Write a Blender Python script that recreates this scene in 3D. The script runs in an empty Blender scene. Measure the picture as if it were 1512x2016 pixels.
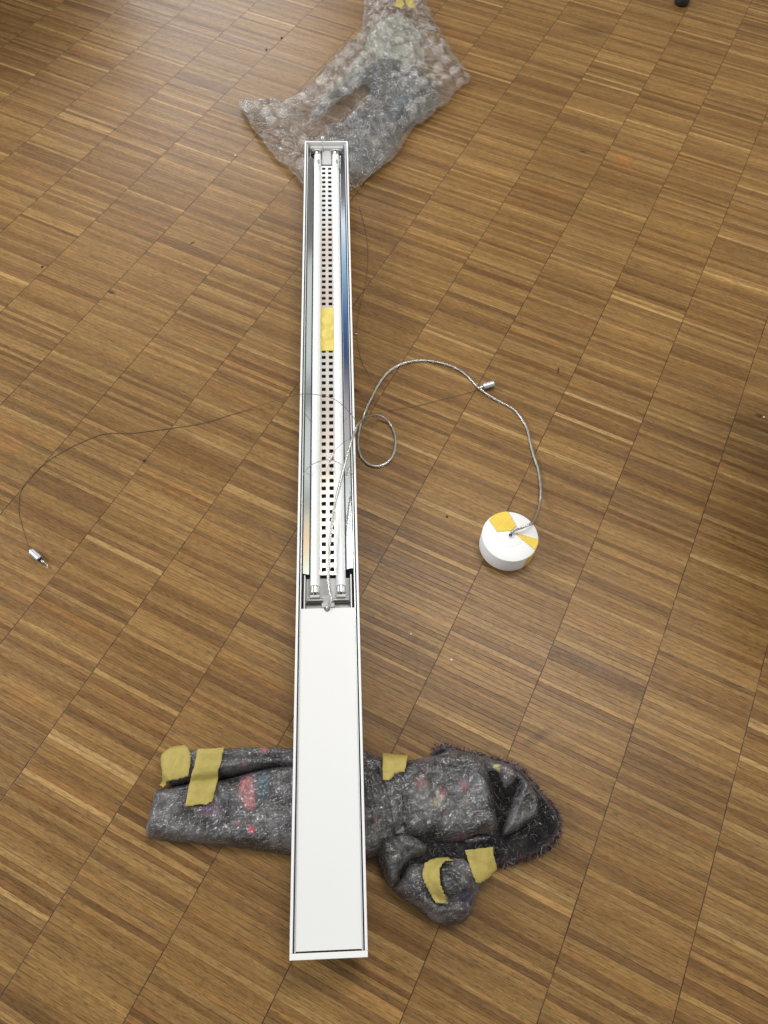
import bpy, bmesh, math, random
import numpy as np
from mathutils import Vector, Matrix
random.seed(7); rng = np.random.default_rng(7)
S = bpy.context.scene
C = S.collection

# ------------------------------------------------------------------ camera
H = 1.1872; PITCH = 1.04983726; ROLL = 0.0487345; FPX = 1500.0
Fv = np.array([0, math.cos(PITCH), -math.sin(PITCH)])
_R = np.array([1.0, 0, 0]); _U = np.cross(_R, Fv)
Rv = math.cos(ROLL)*_R + math.sin(ROLL)*_U
Uv = -math.sin(ROLL)*_R + math.cos(ROLL)*_U
cd = bpy.data.cameras.new('camera'); cam = bpy.data.objects.new('camera', cd); C.objects.link(cam)
cd.sensor_fit = 'VERTICAL'; cd.sensor_height = 24; cd.sensor_width = 18; cd.lens = 24*FPX/2016
cd.clip_start = 0.02; cd.clip_end = 100
cam.matrix_world = Matrix(((Rv[0], Uv[0], -Fv[0], 0), (Rv[1], Uv[1], -Fv[1], 0), (Rv[2], Uv[2], -Fv[2], H), (0, 0, 0, 1)))
S.camera = cam
S.render.resolution_x = 768; S.render.resolution_y = 1024

# ------------------------------------------------------------------ light
S.view_settings.view_transform = 'Standard'; S.view_settings.look = 'None'
S.view_settings.exposure = 0.35; S.view_settings.gamma = 1.0
W = bpy.data.worlds.new('World'); S.world = W; W.use_nodes = True
wt = W.node_tree; wt.nodes.clear()
def build_world():
    n = wt.nodes; l = wt.links
    out = n.new('ShaderNodeOutputWorld'); bg = n.new('ShaderNodeBackground')
    tc = n.new('ShaderNodeTexCoord'); sep = n.new('ShaderNodeSeparateXYZ')
    l.new(tc.outputs['Generated'], sep.inputs[0])
    # room brightness by elevation: dim furniture near the horizon, pale ceiling overhead
    r = n.new('ShaderNodeValToRGB'); l.new(sep.outputs['Z'], r.inputs[0])
    e = r.color_ramp.elements
    e[0].position = 0.0; e[0].color = (0.10, 0.075, 0.05, 1)
    e[1].position = 0.85; e[1].color = (0.62, 0.61, 0.58, 1)
    a = e.new(0.2); a.color = (0.22, 0.19, 0.15, 1)
    a = e.new(0.5); a.color = (0.42, 0.40, 0.37, 1)
    # uneven room: soft blotches
    no = n.new('ShaderNodeTexNoise'); no.inputs['Scale'].default_value = 2.6; no.inputs['Detail'].default_value = 3
    l.new(tc.outputs['Generated'], no.inputs['Vector'])
    mr = n.new('ShaderNodeMapRange'); mr.inputs[1].default_value = .35; mr.inputs[2].default_value = .65
    mr.inputs[3].default_value = .55; mr.inputs[4].default_value = 1.4
    l.new(no.outputs['Fac'], mr.inputs[0])
    m = n.new('ShaderNodeVectorMath'); m.operation = 'SCALE'
    l.new(r.outputs[0], m.inputs[0]); l.new(mr.outputs[0], m.inputs['Scale'])
    # colour bands added to streak the mirror wings: blue left, pale and warm right
    def ramp(fac, st):
        q = n.new('ShaderNodeValToRGB'); e = q.color_ramp.elements; e[0].position = st[0][0]; e[0].color = (*st[0][1], 1)
        e[1].position = st[-1][0]; e[1].color = (*st[-1][1], 1)
        for p, c in st[1:-1]: x = e.new(p); x.color = (*c, 1)
        l.new(fac, q.inputs[0]); return q.outputs[0]
    ax = n.new('ShaderNodeMath'); ax.operation = 'ABSOLUTE'; l.new(sep.outputs['X'], ax.inputs[0])
    at2 = n.new('ShaderNodeMath'); at2.operation = 'ARCTAN2'; l.new(sep.outputs['Y'], at2.inputs[0]); l.new(ax.outputs[0], at2.inputs[1])
    dg = n.new('ShaderNodeMath'); dg.operation = 'MULTIPLY'; l.new(at2.outputs[0], dg.inputs[0]); dg.inputs[1].default_value = 2/math.pi
    jt = n.new('ShaderNodeMath'); jt.operation = 'MULTIPLY_ADD'; l.new(no.outputs['Fac'], jt.inputs[0]); jt.inputs[1].default_value = .10; l.new(dg.outputs[0], jt.inputs[2])
    L_ = ramp(jt.outputs[0], [(.0, (.9, .95, 1)), (.36, (.85, .92, 1)), (.40, (.42, .42, .36)), (.45, (.36, .31, .32)), (.495, (.025, .05, .12)), (.53, (.04, .11, .28)), (.56, (.16, .30, .48)), (.59, (.34, .50, .64)), (.61, (.8, .85, .9)), (.625, (.22, .38, .58)), (.648, (.03, .08, .22)), (.665, (.30, .70, .92)), (.685, (.28, .34, .48)), (.70, (.85, .9, .95)), (.8, (.4, .4, .38))])
    R_ = ramp(jt.outputs[0], [(.0, (.95, 1, 1)), (.425, (.9, .95, .93)), (.44, (.75, .75, .42)), (.46, (.85, .52, .32)), (.475, (.62, .58, .42)), (.49, (.2, .22, .22)), (.51, (.50, .54, .50)), (.565, (.48, .52, .48)), (.58, (.12, .12, .11)), (.60, (.46, .50, .46)), (.68, (.50, .51, .46)), (.8, (.45, .45, .40))])
    sg = n.new('ShaderNodeMath'); sg.operation = 'GREATER_THAN'; l.new(sep.outputs['X'], sg.inputs[0]); sg.inputs[1].default_value = 0
    sm = n.new('ShaderNodeMix'); sm.data_type = 'RGBA'; l.new(sg.outputs[0], sm.inputs[0]); l.new(L_, sm.inputs[6]); l.new(R_, sm.inputs[7])
    band = n.new('ShaderNodeValToRGB'); e = band.color_ramp.elements; e[0].position = .12; e[0].color = (0, 0, 0, 1); e[1].position = .70; e[1].color = (0, 0, 0, 1)
    x = e.new(.20); x.color = (1, 1, 1, 1); x = e.new(.62); x.color = (1, 1, 1, 1); l.new(sep.outputs['Z'], band.inputs[0])
    xs_ = n.new('ShaderNodeMath'); xs_.operation = 'GREATER_THAN'; l.new(ax.outputs[0], xs_.inputs[0]); xs_.inputs[1].default_value = .47
    bm_ = n.new('ShaderNodeMath'); bm_.operation = 'MULTIPLY'; l.new(band.outputs[0], bm_.inputs[0]); l.new(xs_.outputs[0], bm_.inputs[1])
    fin = n.new('ShaderNodeMix'); fin.data_type = 'RGBA'; l.new(bm_.outputs[0], fin.inputs[0]); 
    g1 = n.new('ShaderNodeMapRange'); g1.interpolation_type = 'SMOOTHSTEP'; l.new(sep.outputs['X'], g1.inputs[0]); g1.inputs[1].default_value = .05; g1.inputs[2].default_value = -.30  # added glow on the left for a veil across the floor
    g2 = n.new('ShaderNodeValToRGB'); e = g2.color_ramp.elements; e[0].position = .34; e[0].color = (0, 0, 0, 1); e[1].position = .86; e[1].color = (0, 0, 0, 1); x = e.new(.48); x.color = (.62, .60, .57, 1); x = e.new(.68); x.color = (.5, .48, .46, 1); l.new(sep.outputs['Z'], g2.inputs[0])
    g3 = n.new('ShaderNodeVectorMath'); g3.operation = 'SCALE'; l.new(g2.outputs[0], g3.inputs[0]); l.new(g1.outputs[0], g3.inputs['Scale'])
    g4 = n.new('ShaderNodeVectorMath'); l.new(m.outputs[0], g4.inputs[0]); l.new(g3.outputs[0], g4.inputs[1]); l.new(g4.outputs[0], fin.inputs[6])
    bs = n.new('ShaderNodeVectorMath'); bs.operation = 'SCALE'; bs.inputs['Scale'].default_value = 2.0; l.new(sm.outputs[2], bs.inputs[0]); l.new(bs.outputs[0], fin.inputs[7])
    l.new(fin.outputs[2], bg.inputs[0]); bg.inputs[1].default_value = 0.52
    l.new(bg.outputs[0], out.inputs[0])
build_world()
def area(name, loc, target, sx, sy, power, col):
    d = bpy.data.lights.new(name, 'AREA'); d.shape = 'RECTANGLE'; d.size = sx; d.size_y = sy
    d.energy = power; d.color = col
    o = bpy.data.objects.new(name, d); C.objects.link(o); o.location = loc
    o.rotation_euler = (Vector(target)-Vector(loc)).to_track_quat('-Z', 'Y').to_euler()
    return o
area('window_light', (-1.45, 5.2, 1.85), (-0.3, 1.2, 0), 1.9, 1.5, 36, (0.93, 0.97, 1.0))
area('window_light', (-3.6, 1.2, 2.3), (0, 0.8, 0), 1.3, 1.2, 72, (0.92, 0.96, 1.0))
area('ceiling_light', (0.6, 1.6, 3.0), (0.3, 1.0, 0), 1.9, .5, 40, (1.0, 0.94, 0.85))

# ------------------------------------------------------------------ helpers
def at(px, py, z=0.0):
    d = Fv + ((px-756)/FPX)*Rv - ((py-1008)/FPX)*Uv
    t = -(H-z)/d[2]
    return Vector((d[0]*t, d[1]*t, z))
def tag(o, label=None, cat=None, group=None, kind=None):
    if label: o['label'] = label
    if cat: o['category'] = cat
    if group: o['group'] = group
    if kind: o['kind'] = kind
    return o
def empty(name, loc, label, cat, group=None):
    o = bpy.data.objects.new(name, None); C.objects.link(o); o.location = loc
    o.empty_display_size = .05
    bpy.context.view_layer.update()
    return tag(o, label, cat, group)
def link(name, me, mats, parent=None, smooth=False):
    o = bpy.data.objects.new(name, me); C.objects.link(o)
    for m in (mats if isinstance(mats, (list, tuple)) else [mats]): me.materials.append(m)
    if smooth:
        me.polygons.foreach_set('use_smooth', [True]*len(me.polygons))
    if parent:
        o.parent = parent
    return o
def link_world(name, me, mats, parent, smooth=True):
    """mesh given in world coordinates, parented to a thing that only has a location"""
    o = link(name, me, mats, parent, smooth)
    p = parent; off = Vector((0, 0, 0))
    while p: off += p.location; p = p.parent
    me.transform(Matrix.Translation(-off))
    return o
def from_np(name, V, Fc):
    me = bpy.data.meshes.new(name)
    me.from_pydata([tuple(map(float, v)) for v in V], [], [tuple(map(int, f)) for f in Fc]); me.update()
    return me
class MB:
    def __init__(s): s.bm = bmesh.new()
    def box(s, x0, x1, y0, y1, z0, z1, bev=0):
        g = bmesh.ops.create_cube(s.bm, size=1)
        for v in g['verts']:
            v.co = Vector(((x0+x1)/2+v.co.x*(x1-x0), (y0+y1)/2+v.co.y*(y1-y0), (z0+z1)/2+v.co.z*(z1-z0)))
        if bev:
            es = list({e for v in g['verts'] for e in v.link_edges})
            bmesh.ops.bevel(s.bm, geom=es, offset=bev, segments=2, affect='EDGES', profile=.5)
        return s
    def quad(s, *ps):
        s.bm.faces.new([s.bm.verts.new(p) for p in ps]); return s
    def prism(s, prof, x0, x1):
        """profile in (y,z) swept along x"""
        a = [s.bm.verts.new((x0, y, z)) for y, z in prof]; b = [s.bm.verts.new((x1, y, z)) for y, z in prof]
        n = len(prof)
        for i in range(n): s.bm.faces.new((a[i], a[(i+1) % n], b[(i+1) % n], b[i]))
        s.bm.faces.new(a[::-1]); s.bm.faces.new(b); return s
    def cyl(s, p0, p1, r0, r1=None, seg=24, bev=0):
        r1 = r0 if r1 is None else r1
        p0 = Vector(p0); p1 = Vector(p1); d = p1-p0; L = d.length
        q = d.to_track_quat('Z', 'Y').to_matrix()
        prof = [(0, 0), (r0-bev, 0), (r0, bev), (r1, L-bev), (r1-bev, L), (0, L)] if bev else [(0, 0), (r0, 0), (r1, L), (0, L)]
        return s.lathe(prof, p0, q, seg)
    def lathe(s, prof, o=Vector((0, 0, 0)), q=Matrix.Identity(3), seg=32):
        rows = []
        for r, z in prof:
            if r <= 1e-7: rows.append([s.bm.verts.new(Vector(o)+q@Vector((0, 0, z)))])
            else: rows.append([s.bm.verts.new(Vector(o)+q@Vector((r*math.cos(2*math.pi*k/seg), r*math.sin(2*math.pi*k/seg), z))) for k in range(seg)])
        for a, b in zip(rows, rows[1:]):
            for k in range(seg):
                k2 = (k+1) % seg
                if len(a) == 1 and len(b) == 1: continue
                if len(a) == 1: s.bm.faces.new((a[0], b[k], b[k2]))
                elif len(b) == 1: s.bm.faces.new((a[k], a[k2], b[0]))
                else: s.bm.faces.new((a[k], a[k2], b[k2], b[k]))
        return s
    def tube(s, pts, r, seg=8):
        pts = [Vector(p) for p in pts]; n = len(pts); prev = None; rows = []
        up = Vector((0, 0, 1))
        for i, p in enumerate(pts):
            t = (pts[min(i+1, n-1)]-pts[max(i-1, 0)]).normalized()
            if prev is None:
                nx = t.cross(up); nx = nx.normalized() if nx.length > 1e-4 else Vector((1, 0, 0))
            else: nx = (prev-t*prev.dot(t)).normalized()
            prev = nx; ny = t.cross(nx)
            rr = r[i] if hasattr(r, '__len__') else r
            rows.append([s.bm.verts.new(p+(nx*math.cos(2*math.pi*k/seg)+ny*math.sin(2*math.pi*k/seg))*rr) for k in range(seg)])
        for a, b in zip(rows, rows[1:]):
            for k in range(seg): s.bm.faces.new((a[k], a[(k+1) % seg], b[(k+1) % seg], b[k]))
        s.bm.faces.new(rows[0][::-1]); s.bm.faces.new(rows[-1]); return s
    def mesh(s, name):
        bmesh.ops.recalc_face_normals(s.bm, faces=s.bm.faces[:])
        me = bpy.data.meshes.new(name); s.bm.to_mesh(me); s.bm.free(); return me
    def build(s, name, m, parent=None, smooth=False):
        o = link(name, s.mesh(name), m, parent)
        if smooth:
            o.data.polygons.foreach_set('use_smooth', [True]*len(o.data.polygons))
            o.data.set_sharp_from_angle(angle=math.radians(35))
        return o
def spline(pts, step=0.004):
    P = [Vector(p) for p in pts]; P = [P[0]*2-P[1]]+P+[P[-1]*2-P[-2]]
    out = []
    for i in range(1, len(P)-2):
        a, b, c, d = P[i-1:i+3]; n = max(2, int((c-b).length/step))
        for k in range(n):
            t = k/n
            out.append(0.5*((2*b)+(c-a)*t+(2*a-5*b+4*c-d)*t*t+(3*b-a-3*c+d)*t**3))
    out.append(P[-2]); return out

# numpy value noise
_perm = rng.random((64, 64, 4))
def vnoise(x, y, ch=0):
    xi = np.floor(x).astype(int); yi = np.floor(y).astype(int); fx = x-xi; fy = y-yi
    fx = fx*fx*(3-2*fx); fy = fy*fy*(3-2*fy); g = _perm[:, :, ch]
    a = g[xi % 64, yi % 64]; b = g[(xi+1) % 64, yi % 64]; c = g[xi % 64, (yi+1) % 64]; d = g[(xi+1) % 64, (yi+1) % 64]
    return (a*(1-fx)+b*fx)*(1-fy)+(c*(1-fx)+d*fx)*fy
def fbm(x, y, sc, octv=4, ch=0, ridged=False):
    s = 0; a = 1; t = 0
    for o in range(octv):
        v = vnoise(x*sc+o*7.3, y*sc-o*3.1, ch)
        if ridged: v = 1-abs(2*v-1)
        s = s+a*v; t += a; a *= .5; sc *= 2.03
    return s/t
def smooth_poly(P, it=2):
    P = [np.array(p[:2], float) for p in P]
    for _ in range(it):
        Q = []
        for i in range(len(P)):
            a, b = P[i], P[(i+1) % len(P)]; Q += [a*.75+b*.25, a*.25+b*.75]
        P = Q
    return np.array(P)
def nearest_on_poly(X, P):
    best = np.full(len(X), 1e9); Q = np.zeros_like(X)
    for i in range(len(P)):
        a = P[i]; b = P[(i+1) % len(P)]; ab = b-a; L = (ab@ab)+1e-12
        t = np.clip(((X-a)@ab)/L, 0, 1); q = a+t[:, None]*ab; d = np.hypot(*(X-q).T)
        m = d < best; best[m] = d[m]; Q[m] = q[m]
    inside = np.zeros(len(X), bool)
    for i in range(len(P)):
        a = P[i]; b = P[(i+1) % len(P)]
        c = (a[1] > X[:, 1]) != (b[1] > X[:, 1])
        xx = a[0]+(X[:, 1]-a[1])*(b[0]-a[0])/((b[1]-a[1]) if b[1] != a[1] else 1e-12)
        inside ^= c & (X[:, 0] < xx)
    return best, Q, inside
def fill_poly(P, cell):
    """grid of vertices over a 2D polygon, border vertices snapped onto the outline"""
    mn = P.min(0)-cell*2; mx = P.max(0)+cell*2
    nx = int((mx[0]-mn[0])/cell)+1; ny = int((mx[1]-mn[1])/cell)+1
    gx, gy = np.meshgrid(mn[0]+np.arange(nx)*cell, mn[1]+np.arange(ny)*cell, indexing='ij')
    X = np.stack([gx.ravel(), gy.ravel()], 1)
    d, Q, ins = nearest_on_poly(X, P)
    sd = np.where(ins, d, -d); ok = sd > -cell*0.72
    snap = ok & ~ins
    X[snap] = Q[snap]; sd[snap] = 0
    idx = np.arange(nx*ny).reshape(nx, ny)
    q = np.stack([idx[:-1, :-1], idx[1:, :-1], idx[1:, 1:], idx[:-1, 1:]], -1).reshape(-1, 4)
    q = q[ok[q].all(1)]
    used = np.unique(q); rm = -np.ones(nx*ny, int); rm[used] = np.arange(len(used))
    return X[used], np.maximum(sd[used], 0), rm[q]

# ------------------------------------------------------------------ materials
class NT:
    def __init__(s, name):
        s.m = bpy.data.materials.new(name); s.m.use_nodes = True; s.t = s.m.node_tree
        s.t.nodes.clear(); s.out = s.t.nodes.new('ShaderNodeOutputMaterial')
    def n(s, typ, **kw):
        o = s.t.nodes.new(typ)
        for k, v in kw.items(): setattr(o, k, v)
        return o
    def put(s, sock, v):
        if v is None: return
        if isinstance(v, bpy.types.NodeSocket): s.t.links.new(v, sock)
        else: sock.default_value = v
    def math(s, op, a, b=None, c=None, clamp=False):
        o = s.n('ShaderNodeMath', operation=op, use_clamp=clamp)
        for i, v in enumerate((a, b, c)): s.put(o.inputs[i], v)
        return o.outputs[0]
    def vm(s, op, a, b=None, scale=None):
        o = s.n('ShaderNodeVectorMath', operation=op); s.put(o.inputs[0], a)
        if b is not None: s.put(o.inputs[1], b)
        if scale is not None: s.put(o.inputs['Scale'], scale)
        return o.outputs['Value'] if op in ('DOT_PRODUCT', 'LENGTH', 'DISTANCE') else o.outputs[0]
    def comb(s, x, y, z=0.0):
        o = s.n('ShaderNodeCombineXYZ')
        for i, v in enumerate((x, y, z)): s.put(o.inputs[i], v)
        return o.outputs[0]
    def noise(s, vec, scale, detail=2.0, rough=.5, dist=0.0):
        o = s.n('ShaderNodeTexNoise'); s.put(o.inputs['Vector'], vec); o.inputs['Scale'].default_value = scale
        o.inputs['Detail'].default_value = detail; o.inputs['Roughness'].default_value = rough; o.inputs['Distortion'].default_value = dist
        return o.outputs['Fac']
    def white(s, vec):
        o = s.n('ShaderNodeTexWhiteNoise', noise_dimensions='3D'); s.put(o.inputs['Vector'], vec); return o.outputs['Value']
    def ramp(s, fac, stops, interp='LINEAR'):
        o = s.n('ShaderNodeValToRGB'); o.color_ramp.interpolation = interp; e = o.color_ramp.elements
        while len(e) > 1: e.remove(e[0])
        e[0].position = stops[0][0]; e[0].color = (*stops[0][1], 1) if hasattr(stops[0][1], '__len__') else (stops[0][1],)*3+(1,)
        for p, c in stops[1:]:
            x = e.new(p); x.color = (*c, 1) if hasattr(c, '__len__') else (c, c, c, 1)
        s.put(o.inputs[0], fac); return o.outputs[0]
    def mix(s, fac, a, b, mode='MIX'):
        o = s.n('ShaderNodeMix', data_type='RGBA', blend_type=mode)
        s.put(o.inputs[0], fac); s.put(o.inputs[6], (*a, 1) if isinstance(a, tuple) and len(a) == 3 else a)
        s.put(o.inputs[7], (*b, 1) if isinstance(b, tuple) and len(b) == 3 else b); return o.outputs[2]
    def pos(s): return s.n('ShaderNodeTexCoord').outputs['Object']
    def bump(s, h, strength, dist, normal=None):
        o = s.n('ShaderNodeBump'); s.put(o.inputs['Height'], h); o.inputs['Strength'].default_value = strength
        o.inputs['Distance'].default_value = dist
        if normal is not None: s.put(o.inputs['Normal'], normal)
        return o.outputs[0]
    def bsdf(s, **kw):
        o = s.n('ShaderNodeBsdfPrincipled')
        for k, v in kw.items():
            if isinstance(v, tuple) and len(v) == 3: v = (*v, 1)
            s.put(o.inputs[k.replace('_', ' ')], v)
        return o
    def end(s, sh):
        s.t.links.new(sh if isinstance(sh, bpy.types.NodeSocket) else sh.outputs[0], s.out.inputs[0]); return s.m
def simple(name, col, rough=.5, metal=0.0, var=0.0, sc=60, bump=0.0, **kw):
    t = NT(name); c = col
    if var or bump:
        p = t.pos(); n = t.noise(p, sc, 4)
        if var: c = t.mix(n, tuple(x*(1-var) for x in col), tuple(min(1, x*(1+var)) for x in col))
        if bump: kw['Normal'] = t.bump(n, bump, .001)
    return t.end(t.bsdf(Base_Color=c, Roughness=rough, Metallic=metal, **kw))

SA = -0.41716041; SEAM = 0.16; OFF = -0.718308371
NVEC = (math.cos(SA), math.sin(SA), 0); MVEC = (-math.sin(SA), math.cos(SA), 0)
def floor_material():
    t = NT('oak_strip_parquet'); p = t.pos()
    u = t.math('SUBTRACT', t.vm('DOT_PRODUCT', p, NVEC), OFF); v = t.vm('DOT_PRODUCT', p, MVEC)
    # slightly wandering seams
    wob = t.math('MULTIPLY', t.math('SUBTRACT', t.noise(t.comb(t.math('MULTIPLY', u, 3.0), v), 9, 2), .5), .0022)
    uu = t.math('DIVIDE', t.math('ADD', u, wob), SEAM)
    col = t.math('FLOOR', uu); fu = t.math('FRACT', uu)
    cr = t.white(t.comb(col, 3.3, 1.7))
    # strips of unequal width
    vw = t.math('ADD', v, t.math('MULTIPLY', t.noise(t.comb(t.math('MULTIPLY', col, 7.7), t.math('MULTIPLY', v, 38.0)), 1, 1), .011))
    vv = t.math('ADD', t.math('DIVIDE', vw, .0083), t.math('MULTIPLY', cr, 37.0))
    sid = t.math('FLOOR', vv); fv = t.math('FRACT', vv)
    r1 = t.white(t.comb(col, sid, 0.5)); r2 = t.white(t.comb(sid, col, 9.5)); r3 = t.white(t.comb(sid, col, 23.1))
    broad = t.noise(t.comb(t.math('MULTIPLY', col, 5.13), t.math('MULTIPLY', sid, .55)), 1, 2)
    f = t.math('ADD', t.math('ADD', t.math('MULTIPLY', r1, .36), t.math('MULTIPLY', t.math('POWER', r1, 9.0), .17)), t.math('MULTIPLY', broad, .54))
    base = t.ramp(f, [(.16, (.130, .063, .021)), (.32, (.184, .095, .031)), (.46, (.235, .127, .041)), (.60, (.266, .148, .048)), (.74, (.305, .175, .059)), (.90, (.44, .278, .108))])
    # per-strip hue: some greyer, some redder
    base = t.mix(t.math('MULTIPLY', r2, .38), base, t.mix(1.0, base, (.82, .90, 1.10), 'MULTIPLY'))
    base = t.mix(t.math('MULTIPLY', t.math('POWER', r3, 5.0), .35), base, t.mix(1.0, base, (1.18, .94, .78), 'MULTIPLY'))
    # grain, stretched along the strip and shifted for each strip
    sh = t.math('MULTIPLY', r1, 40.0)
    g1 = t.noise(t.comb(t.math('ADD', t.math('MULTIPLY', u, 14.0), sh), t.math('MULTIPLY', v, 420.0), sh), 1, 4, .62, .35)
    g2 = t.noise(t.comb(t.math('ADD', t.math('MULTIPLY', u, 85.0), sh), t.math('MULTIPLY', v, 1150.0), sh), 1, 3, .65)
    g3 = t.noise(t.comb(t.math('ADD', t.math('MULTIPLY', u, 30.0), sh), t.math('MULTIPLY', v, 90.0), sh), 1, 3, .6, 1.2)
    k = t.ramp(g1, [(.25, .62), (.5, 1.0), (.75, 1.28)])
    base = t.mix(1.0, base, k, 'MULTIPLY')
    k = t.ramp(g3, [(.3, .86), (.5, 1.0), (.72, 1.12)])
    base = t.mix(1.0, base, k, 'MULTIPLY')
    pores = t.ramp(g2, [(.32, .30), (.45, .95), (.6, 1.14)])
    base = t.mix(.85, base, t.mix(1.0, base, pores, 'MULTIPLY'))
    # medullary flecks: pale cross-grain ripples on a few strips
    fl = t.noise(t.comb(t.math('MULTIPLY', u, 260.0), t.math('MULTIPLY', v, 330.0), r2), 1, 2, .5, 1.0)
    flm = t.math('MULTIPLY', t.ramp(fl, [(.56, 0.0), (.66, 1.0)]), t.ramp(r2, [(.72, 0.0), (.8, .38)]))
    base = t.mix(flm, base, t.mix(1.0, base, (1.45, 1.42, 1.3), 'MULTIPLY'))
    # knots
    vor = t.n('ShaderNodeTexVoronoi'); t.put(vor.inputs['Vector'], t.comb(t.math('MULTIPLY', u, 5.0), t.math('MULTIPLY', v, 11.0)))
    vor.inputs['Scale'].default_value = 1.0
    kn = t.ramp(t.math('ADD', vor.outputs['Distance'], t.math('MULTIPLY', t.noise(p, 260, 3), .06)), [(.055, .8), (.095, 0.0)])
    kn = t.math('MULTIPLY', kn, t.ramp(t.white(vor.outputs['Position']), [(.62, 0.0), (.64, 1.0)]))
    base = t.mix(kn, base, (.028, .014, .007))
    # joints
    dv = t.math('MINIMUM', fv, t.math('SUBTRACT', 1.0, fv))
    gap = t.math('MULTIPLY', t.ramp(dv, [(.02, 1.0), (.07, 0.0)]), t.ramp(t.noise(t.comb(t.math('MULTIPLY', u, 6.0), sid, col), 1, 2), [(.42, 0.16), (.62, .85)]))
    jit = t.math('MULTIPLY', t.math('SUBTRACT', t.white(t.comb(sid, col, 4.4)), .5), .0016)
    du = t.math('SUBTRACT', t.math('MULTIPLY', t.math('ABSOLUTE', t.math('SUBTRACT', t.math('FRACT', t.math('ADD', uu, .5)), .5)), SEAM), t.math('MULTIPLY', t.math('ABSOLUTE', jit), .4))
    seamw = t.math('MULTIPLY', t.noise(t.comb(col, t.math('MULTIPLY', v, 17.0)), 1, 3), .0011)
    seam = t.math('SUBTRACT', 1.0, t.math('DIVIDE', du, t.math('ADD', seamw, .00025)), clamp=True)
    seam = t.math('MULTIPLY', t.math('MULTIPLY', seam, 1.8, clamp=True), t.ramp(t.noise(t.comb(t.math('MULTIPLY', col, 3.1), t.math('MULTIPLY', v, 23.0)), 1, 3), [(.3, .45), (.6, .96)]))
    dark = t.math('MAXIMUM', seam, gap)
    base = t.mix(dark, base, (.022, .010, .004))
    # stains that belong to the floor
    def spot(px, py, rx, ry, colr, amt, ang=0.0):
        nonlocal base
        c = at(px, py); d = t.vm('SUBTRACT', p, tuple(c))
        a = t.math('DIVIDE', t.vm('DOT_PRODUCT', d, (math.cos(ang), math.sin(ang), 0)), rx)
        b = t.math('DIVIDE', t.vm('DOT_PRODUCT', d, (-math.sin(ang), math.cos(ang), 0)), ry)
        r = t.math('ADD', t.math('ADD', t.math('POWER', t.math('ABSOLUTE', a), 2.0), t.math('POWER', t.math('ABSOLUTE', b), 2.0)), t.math('MULTIPLY', t.noise(p, 45, 3), .7))
        base = t.mix(t.math('MULTIPLY', t.ramp(r, [(.4, 1.0), (1.3, 0.0)]), amt), base, t.mix(1.0, base, colr, 'MULTIPLY'))
    spot(1228, 318, .036, .050, (1.35, .94, .72), .45, .3)
    spot(1095, 375, .06, .03, (1.2, .95, .85), .4)
    spot(10, 870, .05, .075, (1.3, .95, .80), .35)
    spot(1165, 60, .10, .045, (.66, .64, .66), .8)
    spot(1060, 1450, .04, .012, (.6, .6, .6), .7, .6)
    # worn areas: low frequency variation in lightness
    lo = t.ramp(t.noise(p, 1.8, 3), [(.3, .88), (.7, 1.10)])
    base = t.mix(1.0, base, lo, 'MULTIPLY')
    h = t.math('ADD', t.math('MULTIPLY', g1, .25), t.math('ADD', t.math('MULTIPLY', dark, -1.2), t.math('MULTIPLY', r1, .12)))
    nrm = t.bump(h, .28, .0007)
    und = t.bump(t.noise(p, 26, 2), .05, .004, nrm)
    ro = t.math('ADD', t.math('MULTIPLY', t.noise(p, 90, 4), .16), t.math('ADD', t.math('MULTIPLY', r2, .06), .23))
    return t.end(t.bsdf(Base_Color=base, Roughness=ro, Normal=und, Specular_IOR_Level=.30, IOR=1.45))

M = {}
M['white'] = simple('white_powder_coat', (.77, .77, .77), .42, var=.012, sc=30, bump=.04)
M['white_panel'] = simple('white_cover_sheet', (.72, .72, .715), .42, var=.02, sc=6)
M['tray'] = simple('grey_white_tray', (.50, .50, .49), .45, var=.06, sc=20)
M['groove'] = simple('groove_shade', (.035, .04, .055), .5)  # dark colour standing in for shade down in grooves and slots
M['mirror'] = simple('polished_reflector', (.86, .88, .90), .09, 1.0, var=.03, sc=12, bump=.05)
M['alu'] = simple('anodised_aluminium', (.56, .57, .59), .42, 1.0, var=.08, sc=200)
M['pale_alu'] = simple('pale_painted_aluminium', (.66, .68, .70), .30, .3)
M['steel'] = simple('steel_wire', (.42, .38, .34), .35, 1.0)
M['steel_dark'] = simple('dull_steel_wire', (.16, .12, .08), .5, .8)
M['chrome'] = simple('bright_metal_cap', (.78, .78, .77), .16, 1.0)
M['holder'] = simple('translucent_white_holder', (.62, .62, .58), .3, Transmission_Weight=.25, var=.1)
M['black'] = simple('black_rubber_and_recess', (.012, .012, .013), .38)
M['ink'] = simple('grey_print', (.14, .14, .15), .6)
M['cabinet'] = simple('dark_brown_wood', (.040, .020, .010), .5, var=.2, sc=8)
def tube_glass():
    t = NT('frosted_tube_glass')
    return t.end(t.bsdf(Base_Color=(.80, .82, .82), Roughness=.22, Specular_IOR_Level=.5, Coat_Weight=.3, Coat_Roughness=.08))
M['tube'] = tube_glass()
def louvre_mat():
    t = NT('pale_louvre_plate'); p = t.pos()
    n = t.noise(p, 6, 3)
    c = t.ramp(n, [(.38, (.78, .68, .62)), (.5, (.80, .75, .69)), (.62, (.82, .82, .82))])
    return t.end(t.bsdf(Base_Color=c, Roughness=.22, Metallic=.55))
M['louvre'] = louvre_mat()
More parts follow.
